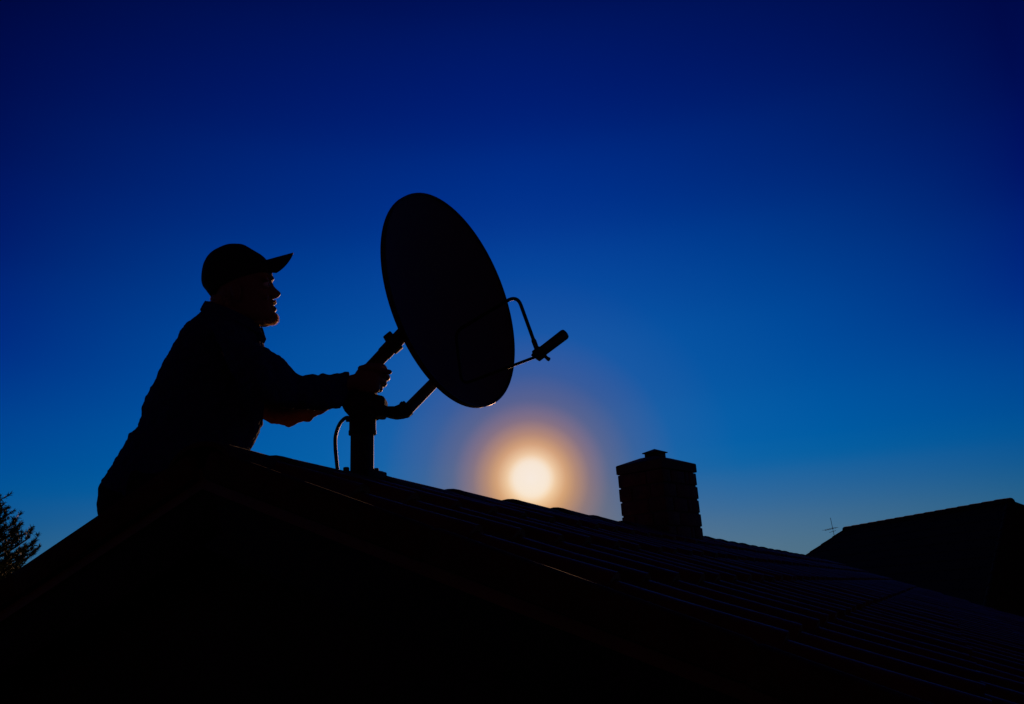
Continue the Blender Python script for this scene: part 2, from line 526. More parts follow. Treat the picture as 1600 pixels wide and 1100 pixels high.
# ------------------------------------------------------------------ the man
YM = YP - .02
def ring(T, B, dy, hw, n=28, pw=1.0):
    """elliptic cross-section in a plane through T, B; sized so that its outline spans T..B"""
    T0 = Vector(T); B0 = Vector(B); ax = (T0-B0); L_ = ax.length; ax = ax/max(L_, 1e-6); mid = (T0+B0)/2
    T1, B1 = T0.copy(), B0.copy()
    for it in range(3):
        a = at(T1.x, T1.y, YM+dy); b = at(B1.x, B1.y, YM+dy)
        c = (a+b)/2; h = (a-b)/2
        out = []
        for i in range(n):
            t_ = 2*PI*i/n; co, si = math.cos(t_), math.sin(t_)
            co = math.copysign(abs(co)**pw, co); si = math.copysign(abs(si)**pw, si)
            out.append(c + h*co + Y*(hw*si))
        if it == 2 or L_ < 30: break
        e = [(proj(p)-mid).dot(ax) for p in out]
        T1 -= ax*(max(e)-L_/2); B1 -= ax*(min(e)+L_/2)
    return out
def interp(rows, k=3):
    """smooth rows of (Tx,Ty,Bx,By,dy,hw) with Catmull-Rom"""
    out = []
    for i in range(len(rows)-1):
        p0 = rows[max(i-1, 0)]; p1 = rows[i]; p2 = rows[i+1]; p3 = rows[min(i+2, len(rows)-1)]
        for s in range(k):
            t_ = s/k
            out.append([.5*((2*b)+(c-a)*t_+(2*a-5*b+4*c-d)*t_*t_+(3*b-a-3*c+d)*t_**3) for a, b, c, d in zip(p0, p1, p2, p3)])
    out.append(list(rows[-1])); return out
def limb(bm, rows, k=3, n=28, pw=1.0):
    rs = interp([[float(v) for v in r] for r in rows], k)
    loft(bm, [ring((r[0], r[1]), (r[2], r[3]), r[4], max(.002, r[5]), n, pw) for r in rs])
def fused(name, bm, m, parent, voxel, smooth=4, disp=None):
    o = obj(name, bm, m, parent)
    md = o.modifiers.new('remesh', 'REMESH'); md.mode = 'VOXEL'; md.voxel_size = voxel; md.use_smooth_shade = True
    sm = o.modifiers.new('smooth', 'SMOOTH'); sm.factor = .5; sm.iterations = smooth
    if disp:
        for (size, strength) in disp:
            tx = bpy.data.textures.new(name+'_folds', 'CLOUDS'); tx.noise_scale = size; tx.noise_depth = 2
            dm = o.modifiers.new('folds', 'DISPLACE'); dm.texture = tx; dm.strength = strength; dm.mid_level = .5; dm.texture_coords = 'LOCAL'
    return o
# --- body (skin): head, neck, trunk, arms, hands, legs as one surface
bm = bmesh.new()
limb(bm, [  # head, chin to crown: back x,y front x,y dy half-width
    (392, 507, 416, 509, 0, .022), (378, 503, 430, 503, 0, .040), (366, 497, 433.5, 497, 0, .052),
    (355, 489, 430.5, 489, 0, .060), (348, 482, 429, 482, 0, .064), (342, 473, 427.5, 474, 0, .067), (338, 464, 426, 466, 0, .069),
    (334, 452, 424, 456, 0, .070), (330, 442, 424.5, 446, 0, .072), (327, 432, 426.5, 436, 0, .074), (326, 423, 424, 428, 0, .076),
    (326, 412, 420, 417, 0, .076), (332, 400, 408, 406, 0, .066), (348, 392, 390, 395, 0, .04)], k=2, n=36, pw=.92)
limb(bm, [(421, 441, 426.0, 442, 0, .006), (418, 447, 428.6, 447.5, 0, .008), (416, 453, 434, 453, 0, .010), (414, 458, 438.9, 457.6, 0, .013),
          (414, 462, 437.5, 461.5, 0, .016), (416, 465, 433, 465, 0, .013), (417, 466.5, 428, 466.5, 0, .008)], k=2, n=16)
for s in (-1, 1):   # nostril wings
    limb(bm, [(420, 458, 430, 458, s*.011, .005), (419, 462, 432, 462, s*.012, .007), (421, 465, 430, 465, s*.011, .004)], k=2, n=12)
    # brow ridge
    limb(bm, [(414, 437, 428.0, 437.5, s*.012, .010), (412, 434, 428.5, 434, s*.014, .012), (412, 431, 426.5, 431, s*.014, .012)], k=2, n=14)
    limb(bm, [(408, 439, 420, 439, s*.042, .012), (408, 436, 419, 436, s*.044, .014), (408, 433, 418, 433, s*.044, .012)], k=2, n=14)
    # cheekbone
    limb(bm, [(396, 468, 418, 468, s*.036, .014), (396, 461, 420, 461, s*.038, .018), (396, 455, 417, 455, s*.040, .012)], k=2, n=16)
    # ear
    limb(bm, [(368, 471, 374, 470, s*.076, .004), (364, 464, 376, 463, s*.079, .007), (360, 455, 377, 454, s*.082, .008), (360, 447, 376, 447, s*.083, .007), (364, 441, 373, 442, s*.081, .004)], k=3, n=16)
limb(bm, [(418, 469.5, 429, 469.5, 0, .016), (416, 471.5, 432.2, 471.5, 0, .020), (418, 474.5, 431.0, 474.5, 0, .018)], k=2, n=16)   # upper lip
limb(bm, [(416, 479, 430.0, 478.8, 0, .018), (415, 482, 432.6, 482.5, 0, .019), (416, 486, 430, 486.5, 0, .015)], k=2, n=16)       # lower lip
limb(bm, [(410, 488, 431.5, 489, 0, .020), (406, 495, 435.0, 495.5, 0, .026), (405, 501, 434.0, 502, 0, .024), (408, 506, 428, 507, 0, .015)], k=2, n=20)  # chin
limb(bm, [(330, 462, 404, 488, 0, .052), (328, 480, 402, 508, 0, .056), (320, 498, 402, 522, 0, .064), (312, 520, 395, 552, 0, .08)], k=3)               # neck
limb(bm, [(322, 515, 385, 530, 0, .11), (302, 545, 390, 560, 0, .150), (280, 580, 386, 600, 0, .140), (258, 618, 380, 638, 0, .13), (248, 652, 368, 675, 0, .125),
          (228, 700, 335, 735, 0, .135), (205, 745, 305, 785, 0, .14), (190, 780, 288, 822, 0, .12)], k=3)
# upper arms inside the sleeves, forearms and wrists
limb(bm, [(344, 548, 372, 582, -.165, .032), (374, 556, 398, 605, -.20, .048), (412, 578, 428, 622, -.19, .042), (440, 592, 452, 626, -.15, .040),
          (490, 592, 494, 622, -.10, .032), (530, 590, 533, 615, -.055, .025), (549, 586, 551, 609, -.035, .024), (560, 583, 562, 608, -.035, .022)], k=3)
limb(bm, [(335, 540, 372, 580, .17, .045), (375, 575, 395, 615, .21, .048), (412, 610, 424, 648, .20, .042), (450, 620, 455, 650, .16, .038),
          (495, 612, 498, 638, .12, .030), (530, 608, 533, 628, .075, .024), (548, 608, 550, 628, .065, .022)], k=3)
# thighs and shins folded on the far slope (kneeling)
def knee_leg(bm, s, w=1.0):
    hip = at(235, 775, YM+.10*s); knee = hip + X*.33 - Z*.02 + Y*(.05*s); ank = hip + X*.12 - Z*.10 + Y*(.05*s)
    tube(bm, bez([hip-X*.03, hip+X*.18, knee], 5), [.092*w-.002*i for i in range(11)], 16)
    tube(bm, bez([knee-X*.02, hip+X*.2-Z*.06+Y*.05*s, ank], 5), [.058*w-.002*i for i in range(11)], 16)
    foot = ank - X*.13 - Z*.02
    tube(bm, [ank, ank-X*.06-Z*.01, foot, foot-X*.05], [.042*w, .045*w, .04*w, .02*w], 14)
for s in (-1, 1): knee_leg(bm, s)
# near hand: palm and five fingers closed round the tube
def fing(bm, pts, r0, r1):
    P_ = bez([at(a, b, YM+c) for a, b, c in pts], 4)
    n_ = len(P_)
    d0 = (P_[-1]-P_[-2]).normalized()
    P_.append(P_[-1]+d0*r1*.6); 
    rads = [r0+(r1-r0)*i/(n_-1) for i in range(n_)]+[r1*.55]
    tube(bm, P_, rads, 12)
limb(bm, [(556, 582, 558, 609, -.036, .020), (563, 573, 566, 612, -.042, .018), (575, 567, 578, 614, -.046, .016), (588, 568, 588, 614, -.044, .0155), (596, 571, 593, 611, -.038, .013)], k=3, n=24, pw=.85)
fing(bm, [(582, 574, -.046), (595, 572, -.036), (600.5, 576, -.008), (600, 580, .018), (592, 581, .034)], .0105, .0095)
fing(bm, [(583, 585, -.048), (597, 585, -.040), (604.5, 589, -.010), (603, 592, .018), (594, 593, .032)], .0112, .0100)
fing(bm, [(581, 596, -.046), (594, 595, -.036), (600, 599, -.008), (597, 602, .016), (588, 602, .030)], .0108, .0095)
fing(bm, [(577, 605, -.042), (588, 604, -.032), (594, 608, -.006), (591, 610, .014), (583, 610, .026)], .0100, .0085)
fing(bm, [(562, 577, -.046), (574, 574, -.058), (590, 577, -.056), (604, 580.5, -.046), (610, 581.5, -.040)], .0115, .0080)    # thumb along the tube
# far hand: closed round the clamp from behind
limb(bm, [(542, 608, 544, 629, .064, .020), (552, 604, 554, 634, .068, .017), (566, 604, 568, 636, .070, .016), (578, 606, 578, 634, .066, .013)], k=3, n=24, pw=.85)
fing(bm, [(570, 608, .070), (578, 610, .062), (583, 613, .046), (581, 615, .030)], .0095, .0080)
fing(bm, [(570, 617, .072), (578, 618, .066), (584, 620, .054), (583, 622, .042)], .0100, .0082)
fing(bm, [(570, 626, .072), (577, 627, .066), (583, 629, .054), (582, 631, .044)], .0095, .0080)
fing(bm, [(568, 634, .068), (574, 635, .064), (580, 637, .054), (579, 639, .046)], .0085, .0070)
fing(bm, [(548, 608, .066), (556, 600, .058), (566, 596, .046), (573, 597, .038)], .0110, .0085)
person = fused('person', bm, 'skin', None, .0029, 3)
tag(person, 'man in peaked cap and long-sleeved shirt kneeling on the roof, holding the dish mount', 'person')
# eyes
for s in (-1, 1):
    bm = bmesh.new()
    c = at(415.5, 445, YM+s*.031)
    bmesh.ops.create_uvsphere(bm, u_segments=20, v_segments=14, radius=.0115, matrix=Matrix.Translation(c))
    eye = obj('eye', bm, 'eye_white', person)
    bm = bmesh.new()
    bmesh.ops.create_uvsphere(bm, u_segments=16, v_segments=10, radius=.0060, matrix=Matrix.Translation(c + X*.0068 + Y*s*.001))
    obj('iris', bm, 'eye_iris', eye)
# --- shirt
def shirt_near(bm):
    limb(bm, [(328, 510, 372, 560, -.13, .065), (350, 522, 375, 600, -.170, .074), (392, 534, 402, 628, -.205, .075), (420, 546, 425, 634, -.20, .068),
              (448, 565, 450, 638, -.165, .060), (466, 583, 470, 640, -.135, .056), (474, 586.5, 480, 642, -.125, .054), (488, 585.5, 492, 642, -.110, .052),
              (497, 587.5, 502, 641, -.100, .050), (506, 584.5, 512, 640, -.090, .048), (514, 586, 519, 637.5, -.080, .046), (522, 584, 526, 638, -.070, .045),
              (532, 583.5, 531, 636, -.055, .040), (540, 581.5, 535, 627, -.045, .037), (546, 580.5, 542, 620, -.040, .032)], k=3, n=40)
bm = bmesh.new()
limb(bm, [(161, 750, 318, 830, 0, .180), (163, 743, 326, 812, 0, .185), (179, 719, 345, 778, 0, .185), (192, 701, 366, 745, 0, .18), (199, 689, 374, 730, 0, .175), (199, 683, 382, 718, 0, .175), (208, 678, 388, 706, 0, .17),
          (215, 668, 398, 688, 0, .165), (221, 655, 406, 672, 0, .165), (223, 641, 411, 654, 0, .165), (231, 620, 413, 634, 0, .168), (243, 600, 414, 612, 0, .172),
          (257, 571, 415, 590, 0, .18), (273, 541, 416, 566, 0, .185), (290, 517, 416, 545, 0, .175), (305, 502, 414, 534, 0, .145), (315, 491, 409, 526, 0, .105), (321, 485, 403, 518, 0, .07)], k=3, n=48)
shirt_near(bm)
shirt = fused('shirt', bm, 'shirt_cloth', person, .0042, 2, [(.026, .012), (.10, .013)])
# far sleeve, translucent copy of the shirt with warm sun glow in its colour
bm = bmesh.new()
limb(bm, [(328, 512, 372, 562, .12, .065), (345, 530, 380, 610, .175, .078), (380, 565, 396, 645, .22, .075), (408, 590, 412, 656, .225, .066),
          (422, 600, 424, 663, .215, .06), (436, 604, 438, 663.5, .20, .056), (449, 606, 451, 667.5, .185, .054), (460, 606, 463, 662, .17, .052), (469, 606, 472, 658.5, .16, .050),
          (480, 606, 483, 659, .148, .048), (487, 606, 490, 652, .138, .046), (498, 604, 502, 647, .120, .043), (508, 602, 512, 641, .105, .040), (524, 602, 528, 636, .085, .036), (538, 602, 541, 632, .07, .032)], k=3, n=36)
fused('sleeve', bm, 'shirt_sunlit', shirt, .0042, 2, [(.03, .008), (.09, .012)])
# collar: folded band open at the throat
bm = bmesh.new()
def collar_ring(o, rows):
    out = []
    for i in range(29):
        a = -2.55 + 5.1*i/28          # open at the front
        out.append(a)
    return out
cb = at(322, 480, YM); cf = at(408, 515, YM)
cen = (cb+cf)/2; hx = (cb-cf)/2
ang = [(-2.9+5.8*i/40) for i in range(41)]
def cpt(a, r, dz, w):
    return cen + hx*(math.cos(a)*r) + Y*(w*math.sin(a)) + Z*dz
rows_ = []
for (r, dz, w) in ((.98, .012, .066), (1.02, .016, .070), (1.06, .006, .076), (1.16, -.022, .090), (1.13, -.026, .088), (1.02, .0, .074), (.97, .004, .068), (.94, -.02, .064)):
    rows_.append([cpt(a, r, dz - (.012+.02*(r > 1.1))*(1-math.cos(a))/2*.0, w) for a in ang])
vsr = [[bm.verts.new(p) for p in r] for r in rows_]
K = len(vsr)
for k in range(K):
    a, b = vsr[k], vsr[(k+1) % K]
    for i in range(len(ang)-1): bm.faces.new((a[i], a[i+1], b[i+1], b[i]))
bm.faces.new([vsr[k][0] for k in range(K)]); bm.faces.new([vsr[k][-1] for k in range(K)][::-1])
# points of the collar at the throat
for s in (-1, 1):
    slab = [(399, 511.5), (407, 517), (416.5, 529.5), (413, 537), (404, 532), (396, 520)]
    ys = (s*.018, s*.030) if s > 0 else (-.030, -.018)
    loft(bm, [[at(x, y, YM+ys[0]) for x, y in slab], [at(x, y, YM+ys[1]) for x, y in slab]])
fused('collar', bm, 'shirt_cloth', shirt, .0028, 1)
# --- trousers
bm = bmesh.new()
limb(bm, [(166, 738, 322, 805, 0, .172), (155.5, 758, 318, 822, 0, .185), (154, 766, 316, 830, 0, .19), (155.0, 773, 312, 838, 0, .19), (152.5, 784, 306, 842, 0, .19), (153.5, 797, 298, 848, 0, .185), (160, 815, 290, 850, 0, .16), (172, 826, 276, 852, 0, .11)], k=3, n=44)
for s in (-1, 1): 
    hip = at(235, 775, YM+.10*s); knee = hip + X*.33 - Z*.02 + Y*(.05*s); ank = hip + X*.12 - Z*.10 + Y*(.05*s)
    tube(bm, bez([hip-X*.03, hip+X*.18, knee], 5), [.108-.003*i for i in range(11)], 18)
    tube(bm, bez([knee-X*.02, hip+X*.2-Z*.06+Y*.05*s, ank], 5), [.076-.002*i for i in range(11)], 18)
fused('trousers', bm, 'trouser_cloth', person, .005, 3, [(.05, .012)])
for s in (-1, 1):
    bm = bmesh.new()
    ank = at(235, 775, YM+.10*s) + X*.12 - Z*.10 + Y*(.05*s)
    tube(bm, [ank+X*.02+Z*.01, ank, ank-X*.06-Z*.01, ank-X*.13-Z*.02, ank-X*.19-Z*.025, ank-X*.21-Z*.03], [.050, .056, .056, .052, .042, .02], 18)
    fused('shoe', bm, 'leather', person, .005, 2)
# --- cap
bm = bmesh.new()
limb(bm, [(330, 466, 424.5, 431, 0, .079), (326.5, 461, 424.8, 426.5, 0, .082), (317.5, 450, 423, 418, 0, .0845), (315.6, 439, 420.5, 411, 0, .085), (316, 429, 417, 405, 0, .084), (318.5, 419, 411.5, 400.5, 0, .081),
          (324, 409, 403, 395, 0, .075), (332, 400.5, 396, 391, 0, .064), (342, 393.5, 390.5, 387.5, 0, .050), (353, 389, 386, 385, 0, .033), (364, 386, 381.5, 384.3, 0, .018)], k=3, n=48, pw=.95)
cap = fused('cap', bm, 'cap_cloth', person, .003, 2, [(.05, .004)])
bm = bmesh.new()
btn = at(340, 396, YM)
nb = (btn - at(372, 430, YM)).normalized()
bolt(bm, btn - nb*.003, nb, .0085, .0085, False)
tube(bm, [at(340, 394.5, YM), at(346.5, 392.5, YM)], .0035, 8)
obj('cap_button', bm, 'cap_cloth', cap)
bm = bmesh.new()      # six seams of the crown
for a in range(3):
    pass
brows = []
NU, NV = 28, 12
for side in (1, -1):
    g = []
    for iu in range(NU+1):
        u = -1+2*iu/NU
        row = []
        for iv in range(NV+1):
            v = iv/NV
            ext = 44*math.sqrt(max(0, 1-.84*u*u))
            x0 = 414.5+6.0*abs(u)**2; y0 = 407+18.5*abs(u)**1.7
            x = x0 + (ext-6.0*abs(u)**2)*v; y = y0 + v*(-12.0+ 12.5*abs(u)**1.5)
            row.append(at(x, y, YM + .073*u*(1-.10*v*v)) + Z*(.0016*side))
        g.append([bm.verts.new(p) for p in row])
    brows.append(g)
for si, g in enumerate(brows):
    for i in range(NU):
        for j in range(NV):
            f_ = (g[i][j], g[i+1][j], g[i+1][j+1], g[i][j+1])
            bm.faces.new(f_ if si else f_[::-1])
g0, g1 = brows
edge = [(i, 0) for i in range(NU)] + [(NU, j) for j in range(NV)] + [(i, NV) for i in range(NU, 0, -1)] + [(0, j) for j in range(NV, 0, -1)]
for k in range(len(edge)):
    a = edge[k]; b = edge[(k+1) % len(edge)]
    bm.faces.new((g0[a[0]][a[1]], g0[b[0]][b[1]], g1[b[0]][b[1]], g1[a[0]][a[1]]))
obj('brim', bm, 'cap_cloth', cap)
# --- beard and hair: short strands
def strands(name, gen, n, ln, r, m, parent):
    bm = bmesh.new()
    for _ in range(n):
        p, d = gen(); d = d.normalized(); u, v = frame(d)
        l = ln*random.uniform(.6, 1.2)
        b3 = [bm.verts.new(p+u*(r*math.cos(a))+v*(r*math.sin(a))) for a in (0, 2.09, 4.19)]
        tip = bm.verts.new(p+d*l+Vector((random.uniform(-1, 1), random.uniform(-1, 1), random.uniform(-1, 1)))*l*.15)
        for i in range(3): bm.faces.new((b3[i], b3[(i+1) % 3], tip))
    return obj(name, bm, m, parent)
jaw = [(432, 490), (434.5, 495), (434.5, 501), (430, 506), (421, 506.5), (410, 506), (402, 507), (392, 506)]
def gen_beard():
    k = random.random()*(len(jaw)-1.001); i = int(k); f_ = k-i
    x = jaw[i][0]*(1-f_)+jaw[i+1][0]*f_; y = jaw[i][1]*(1-f_)+jaw[i+1][1]*f_
    s = random.uniform(-1, 1); w = .018+.024*min(1, k/5)
    c = at(404, 480, YM)
    back = s*s*(8 if k < 4 else 0)
    p = at(x-back-1.5, y-s*s*5-1.0, YM + s*w)
    return p, (p-c).normalized()*.8 + X*.45 - Z*.55 + Y*s*.3
strands('beard', gen_beard, 3000, .0105, .00045, 'beard_hair', person)
def gen_mous():
    s = random.uniform(-1, 1)
    p = at(430.5-3*s*s, 469.5+random.uniform(-1.5, 1.5)+2*s*s, YM+s*.020)
    return p, X*.5-Z*.8+Y*s*.4
strands('moustache', gen_mous, 350, .0050, .0004, 'beard_hair', person)
def gen_hair():
    k = random.random(); s = random.choice((-1, 1))*random.uniform(.1, 1)
    p = at(331+ (1-abs(s))*0 + 30*abs(s)**3, 462+random.uniform(-2, 14)*1.0, YM+s*.066)
    return p, -X*.35-Z*.9+Y*s*.2
strands('hair', gen_hair, 1200, .016, .0005, 'beard_hair', person)

# ------------------------------------------------------------------ neighbouring house, far right
def vray(px, py, z):
    d = ray(px, py); return EYE + d*((z-CAMZ)/d.z)
far = None
H1 = at(1321, 827, 26.0); 
H2 = vray(1578, 782.5, H1.z)
ex = (H2-H1); hl = ex.length; ex.normalize(); ey = Vector((-ex.y, ex.x, 0))
if ey.y < 0: ey = -ey            # ey points away from the camera
far = empty('hip_roof_house', Vector(((H1.x+H2.x)/2, (H1.y+H2.y)/2, 0)), 'neighbouring house with a long dark hipped roof beyond the ridge on the right', 'house')
W_, DR = 4.4, 3.3
corn = [H1 - ex*4.6 - ey*W_ - Z*DR, H2 + ex*3.3 - ey*W_ - Z*DR, H2 + ex*3.3 + ey*W_ - Z*DR, H1 - ex*4.6 + ey*W_ - Z*DR]
bm = bmesh.new()
v = [bm.verts.new(p) for p in corn]; print('HIP', proj(corn[0]), proj(H1), proj(H1.lerp(corn[0], .5))); r1 = bm.verts.new(H1); r2 = bm.verts.new(H2)
bm.faces.new((v[0], v[1], r2, r1)); bm.faces.new((v[1], v[2], r2)); bm.faces.new((v[2], v[3], r1, r2)); bm.faces.new((v[3], v[0], r1))
w = [bm.verts.new(p-Z*.16) for p in corn]
for i in range(4):
    j = (i+1) % 4; bm.faces.new((v[i], w[i], w[j], v[j]))
bm.faces.new(w)
# tile courses as real steps on the two faces turned to the camera
for fa in ((corn[0], corn[1], H1, H2), (corn[3], corn[0], H1, H1)):
    a0, b0, a1, b1 = fa
    nn = 16
    nrm = (b0-a0).cross(a1-a0).normalized()
    if nrm.z < 0: nrm = -nrm
    for k in range(nn):
        t0_, t1_ = k/nn, (k+1)/nn
        p = [a0.lerp(a1, t0_)+nrm*.014, b0.lerp(b1, t0_)+nrm*.014, b0.lerp(b1, t1_)+nrm*.006, a0.lerp(a1, t1_)+nrm*.006]
        q_ = [bm.verts.new(x) for x in p]; bm.faces.new(q_)
        q2_ = [bm.verts.new(x) for x in (p[0], p[1], p[1]-nrm*.012, p[0]-nrm*.012)]; bm.faces.new(q2_)
froof = obj('roof', bm, 'far_tile', far, smooth=False)
bm = bmesh.new()
nseg = int(hl/.42)
for k in range(nseg):
    p = H1.lerp(H2, k/nseg); q_ = H1.lerp(H2, (k+1.08)/nseg)
    tube(bm, [p-Z*.03, q_-Z*.038], [.112, .106], 12)
for a_, b_ in ((H1, corn[0]), (H1, corn[3]), (H2, corn[1]), (H2, corn[2])):
    m_ = int((a_-b_).length/.42)
    for k in range(m_):
        tube(bm, [b_.lerp(a_, k/m_)-Z*.085, b_.lerp(a_, (k+1.08)/m_)-Z*.095], [.112, .106], 10)
obj('ridge_tiles', bm, 'far_tile', froof)
bm = bmesh.new()
hh = corn[0].z-.16
cc = (corn[0]+corn[2])/2
LX = hl+6.4-1.0; LY = 2*W_-1.0
boxo(bm, Vector((cc.x, cc.y, hh/2)), ex, ey, Z, LX, LY, hh)
fw_ = obj('wall', bm, 'far_wall', far, smooth=False)
for k in range(4):
    c_ = cc - ey*(LY/2) + ex*(-LX/2 + LX*(k+.5)/4)
    bm = bmesh.new(); c3 = Vector((c_.x, c_.y, hh-1.3))
    for (ox, oz, sx, sz) in ((0, .62, 1.2, .08), (0, -.62, 1.2, .08), (-.56, 0, .08, 1.16), (.56, 0, .08, 1.16), (0, 0, .05, 1.16)):
        boxo(bm, c3+ex*ox+Z*oz-ey*.02, ex, ey, Z, sx, .08, sz)
    wn = obj('window', bm, 'dark_wood', far, smooth=False)
    bm = bmesh.new(); boxo(bm, c3-ey*.008, ex, ey, Z, 1.1, .02, 1.2)
    obj('pane', bm, 'glass', wn, smooth=False)
# aerial on the hip
Hh = H1.lerp(corn[3], .12)
ab = at(1303.5, 838, H1.y+.6)
ant = empty('tv_aerial', ab, 'thin television aerial with two short crossbars standing on the far hipped roof', 'aerial')
bm = bmesh.new()
tube(bm, [at(1304.5, 842, H1.y+.6), at(1297.5, 809, H1.y+.6)], .008, 8)
obj('mast', bm, 'dark_steel', ant)
bm = bmesh.new()
for (xa, ya, xb, yb) in ((1289, 829, 1308, 824), (1296, 832, 1306, 829)):
    tube(bm, [at(xa, ya, H1.y+.5), at(xb, yb, H1.y+.7)], .006, 6)
for k in range(5):
    p = at(1290+3.6*k, 828.3-.95*k, H1.y+.6)
    tube(bm, [p-Y*.3-Z*.02, p+Y*.3+Z*.02], .004, 5)
obj('antenna_elements', bm, 'dark_steel', ant)

# ------------------------------------------------------------------ conifer, far left
TB = at(-54, 786, 13.0)
tree = empty('pine_tree', Vector((TB.x, TB.y, 0)), 'dark bushy conifer with upturned twigs beyond the left edge of the roof', 'tree')
bm = bmesh.new()
HT = TB.z
tube(bm, bez([(TB.x+.1, TB.y, -.1), (TB.x, TB.y, HT*.3), (TB.x+.05, TB.y, HT*.7), (TB.x, TB.y, HT)], 5), [.22*(1-i/17)+.015 for i in range(16)], 12)
lims = []
rt_ = random.Random(11)
nl = 300
for i in range(nl):
    z = HT*(.25+.74*(i/nl)**.8); frac = 1-(z-HT*.25)/(HT*.78)
    a = i*2.399+rt_.uniform(-.3, .3)
    ln = .12+1.25*min(1, frac*3.2)**.8*rt_.uniform(.65, 1.05)
    d = Vector((math.cos(a), math.sin(a), 0))
    p0 = Vector((TB.x, TB.y, z)); pts = [p0, p0+d*ln*.5+Z*(ln*.05), p0+d*ln+Z*(ln*.38)]
    P_ = bez(pts, 4); tube(bm, P_, [.03*(1-k/9)+.005 for k in range(9)], 6)
    lims.append(P_)
trunk = obj('trunk', bm, 'bark', tree)
bm = bmesh.new()
def tuft(p, d, ln, n):
    for _ in range(n):
        k = rt_.random()
        b = p+d*(ln*k)
        dv = (d*rt_.uniform(.5, 1.1)+Vector((rt_.gauss(0, 1), rt_.gauss(0, 1), rt_.gauss(0, 1)))*.55).normalized()
        l = rt_.uniform(.035, .075); w_ = .0065
        u, v = frame(dv); s_ = u*math.cos(k*9)+v*math.sin(k*9)
        vs_ = [bm.verts.new(q) for q in (b-s_*w_, b+s_*w_, b+dv*l+s_*w_*.3, b+dv*l-s_*w_*.3)]
        bm.faces.new(vs_)
for P_ in lims:
    m_ = len(P_)
    L_ = (P_[-1]-P_[0]).length
    nt_ = int(5+L_*11)
    for k in range(nt_):
        f_ = .2+.8*k/nt_; ii = min(m_-2, int(f_*(m_-1))); b = P_[ii].lerp(P_[ii+1], f_*(m_-1)-ii)
        dr = (P_[ii+1]-P_[ii]).normalized()
        dv = (dr*.6+Vector((rt_.gauss(0, .5), rt_.gauss(0, .5), rt_.uniform(.1, .9)))).normalized()
        tuft(b, dv, rt_.uniform(.10, .24), 60)
obj('crown', bm, 'needles', tree, smooth=False, recalc=False)

# ------------------------------------------------------------------ ground
bm = bmesh.new()
bmesh.ops.create_grid(bm, x_segments=40, y_segments=40, size=1500)
g = obj('ground', bm, 'grass_ground'); g['kind'] = 'structure'

# ------------------------------------------------------------------ sky and sun
SUN = ray(830, 748).normalized()
sel = math.asin(SUN.z); saz = math.atan2(SUN.x, SUN.y)
W = bpy.data.worlds.new('World'); C.world = W; W.use_nodes = True
nt = W.node_tree; nt.nodes.clear()
N_ = lambda t_: nt.nodes.new(t_)
def L_(a, b): nt.links.new(a, b)
def math_(op, a, b=None, c=None, clamp=False):
    n = N_('ShaderNodeMath'); n.operation = op; n.use_clamp = clamp
    for i, x in enumerate((a, b, c)):
        if x is None: continue
        if isinstance(x, (int, float)): n.inputs[i].default_value = x
        else: L_(x, n.inputs[i])
    return n.outputs[0]
tc = N_('ShaderNodeTexCoord')
sep = N_('ShaderNodeSeparateXYZ'); L_(tc.outputs['Generated'], sep.inputs[0])
el = math_('MULTIPLY', math_('ARCSINE', sep.outputs['Z']), 180/PI)            # degrees
azs = math_('SUBTRACT', math_('MULTIPLY', math_('ARCTAN2', sep.outputs['X'], sep.outputs['Y']), 180/PI), math.degrees(saz))
az = math_('ABSOLUTE', azs)
aspan = math_('SUBTRACT', 37.5, math_('MULTIPLY', math_('GREATER_THAN', azs, 0.0), 2.8))
dot = N_('ShaderNodeVectorMath'); dot.operation = 'DOT_PRODUCT'; L_(tc.outputs['Generated'], dot.inputs[0]); dot.inputs[1].default_value = SUN
sig = math_('MULTIPLY', math_('ARCCOSINE', math_('MINIMUM', dot.outputs['Value'], 1.0)), 180/PI)
def ramp(fac, stops, span, interp='B_SPLINE'):
    n = N_('ShaderNodeValToRGB'); r = n.color_ramp; r.interpolation = interp
    while len(r.elements) > 1: r.elements.remove(r.elements[0])
    first = True
    for pos, colr in stops:
        e = r.elements[0] if first else r.elements.new(pos/span)
        e.position = pos/span; e.color = list(colr)+[1]; first = False
    L_(math_('DIVIDE', fac, span), n.inputs[0])
    return n.outputs[0]
CEN = [(0, (92, 120, 138)), (3, (88, 120, 145)), (5, (68, 114, 156)), (7.5, (30, 107, 168)), (9.5, (0, 103, 174)), (13, (0, 96, 172)), (18.5, (0, 84, 166)), (24.5, (0, 60, 149)), (31, (0, 37, 125)), (39, (0, 19, 92)), (50, (0, 7, 50)), (62, (0, 3, 26)), (88, (0, 1, 14))]
EDG = [(0, (60, 98, 115)), (3, (34, 94, 128)), (6, (3, 84, 140)), (9, (0, 73, 145)), (15, (0, 41, 131)), (21, (0, 22, 108)), (27, (0, 14, 86)), (36, (0, 7, 62)), (50, (0, 3, 32)), (62, (0, 2, 20)), (88, (0, 1, 14))]
def stops(S): return [(a, lin(c)) for a, c in S]
c_cen = ramp(el, stops(CEN), 90, 'CARDINAL'); c_edg = ramp(el, stops(EDG), 90, 'CARDINAL')
azf = math_('POWER', math_('MINIMUM', math_('DIVIDE', az, aspan), 1.0), 1.55)
mx = N_('ShaderNodeMix'); mx.data_type = 'RGBA'; L_(azf, mx.inputs['Factor']); L_(c_cen, mx.inputs[6]); L_(c_edg, mx.inputs[7])
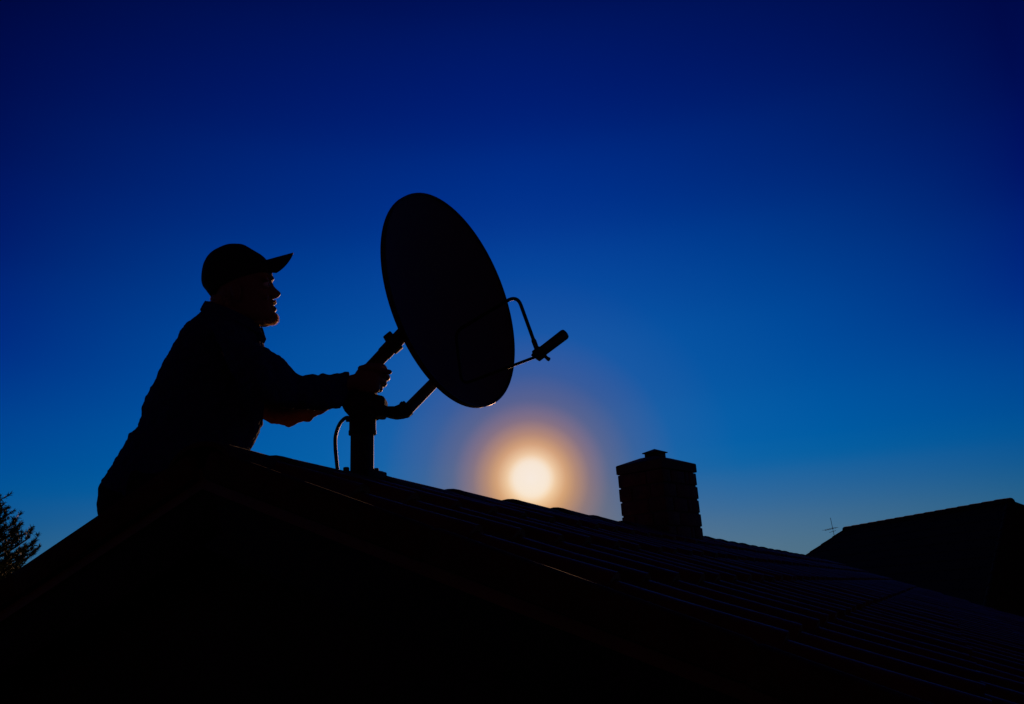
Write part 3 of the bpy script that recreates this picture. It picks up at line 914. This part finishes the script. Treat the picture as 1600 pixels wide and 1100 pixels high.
# darker away from the sun behind the viewer
bk = N_('ShaderNodeMapRange'); bk.inputs['From Min'].default_value = 37; bk.inputs['From Max'].default_value = 120; bk.inputs['To Min'].default_value = 1; bk.inputs['To Max'].default_value = .05
L_(az, bk.inputs['Value'])
v1 = N_('ShaderNodeVectorMath'); v1.operation = 'SCALE'; L_(mx.outputs[2], v1.inputs[0]); L_(bk.outputs['Result'], v1.inputs['Scale'])
# aureole round the low sun
GLOW = [(0, (.93, .68, .48)), (1.1, (.93, .67, .46)), (1.35, (.92, .60, .34)), (1.7, (.84, .44, .16)), (2.3, (.67, .26, .05)), (3.0, (.46, .145, .01)), (4.0, (.235, .058, .0)), (5.3, (.10, .019, 0)), (7.2, (.040, .004, 0)), (10, (.009, 0, 0)), (14, (.002, 0, 0)), (20, (0, 0, 0))]
glow = ramp(sig, GLOW, 60, 'LINEAR')
# the aureole also takes blue out of the sky behind it
DIM = [(0, (1, 1, .6)), (2.5, (1, .80, .36)), (4.5, (1, .88, .62)), (7.5, (1, .95, .85)), (10, (1, 1, .97)), (14, (1, 1, 1))]
dim = ramp(sig, DIM, 60, 'LINEAR')
v2 = N_('ShaderNodeVectorMath'); v2.operation = 'MULTIPLY'; L_(v1.outputs[0], v2.inputs[0]); L_(dim, v2.inputs[1])
v3 = N_('ShaderNodeVectorMath'); v3.operation = 'ADD'; L_(v2.outputs[0], v3.inputs[0]); L_(glow, v3.inputs[1])
# added: dull pink low in the unseen sky opposite the sun, tinting the silhouettes
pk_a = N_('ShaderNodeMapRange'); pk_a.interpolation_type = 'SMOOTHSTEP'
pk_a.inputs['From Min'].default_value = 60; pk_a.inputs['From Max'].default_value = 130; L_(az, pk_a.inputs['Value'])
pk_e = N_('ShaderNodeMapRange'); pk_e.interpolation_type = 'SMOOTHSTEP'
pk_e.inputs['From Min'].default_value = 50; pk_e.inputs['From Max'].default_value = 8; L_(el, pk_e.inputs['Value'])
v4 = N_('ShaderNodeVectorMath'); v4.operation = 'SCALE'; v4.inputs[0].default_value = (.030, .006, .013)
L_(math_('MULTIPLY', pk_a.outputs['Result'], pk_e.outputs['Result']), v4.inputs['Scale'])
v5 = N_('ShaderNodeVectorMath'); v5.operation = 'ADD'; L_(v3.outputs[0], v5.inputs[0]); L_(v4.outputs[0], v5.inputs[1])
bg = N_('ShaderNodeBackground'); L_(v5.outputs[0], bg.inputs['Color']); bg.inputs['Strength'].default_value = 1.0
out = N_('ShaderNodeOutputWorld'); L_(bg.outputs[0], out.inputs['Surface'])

sl = bpy.data.lights.new('sun', 'SUN'); sl.energy = 3.5; sl.angle = R(.6); sl.color = (1, .50, .22)
so = bpy.data.objects.new('sun', sl); COL.objects.link(so)
so.rotation_euler = (-SUN).to_track_quat('-Z', 'Y').to_euler(); so.location = (0, 20, 20)

# ------------------------------------------------------------------ view
C.view_settings.view_transform = 'Standard'; C.view_settings.look = 'None'
C.view_settings.exposure = 0; C.view_settings.gamma = 1
C.render.engine = 'CYCLES'
C.cycles.max_bounces = 6
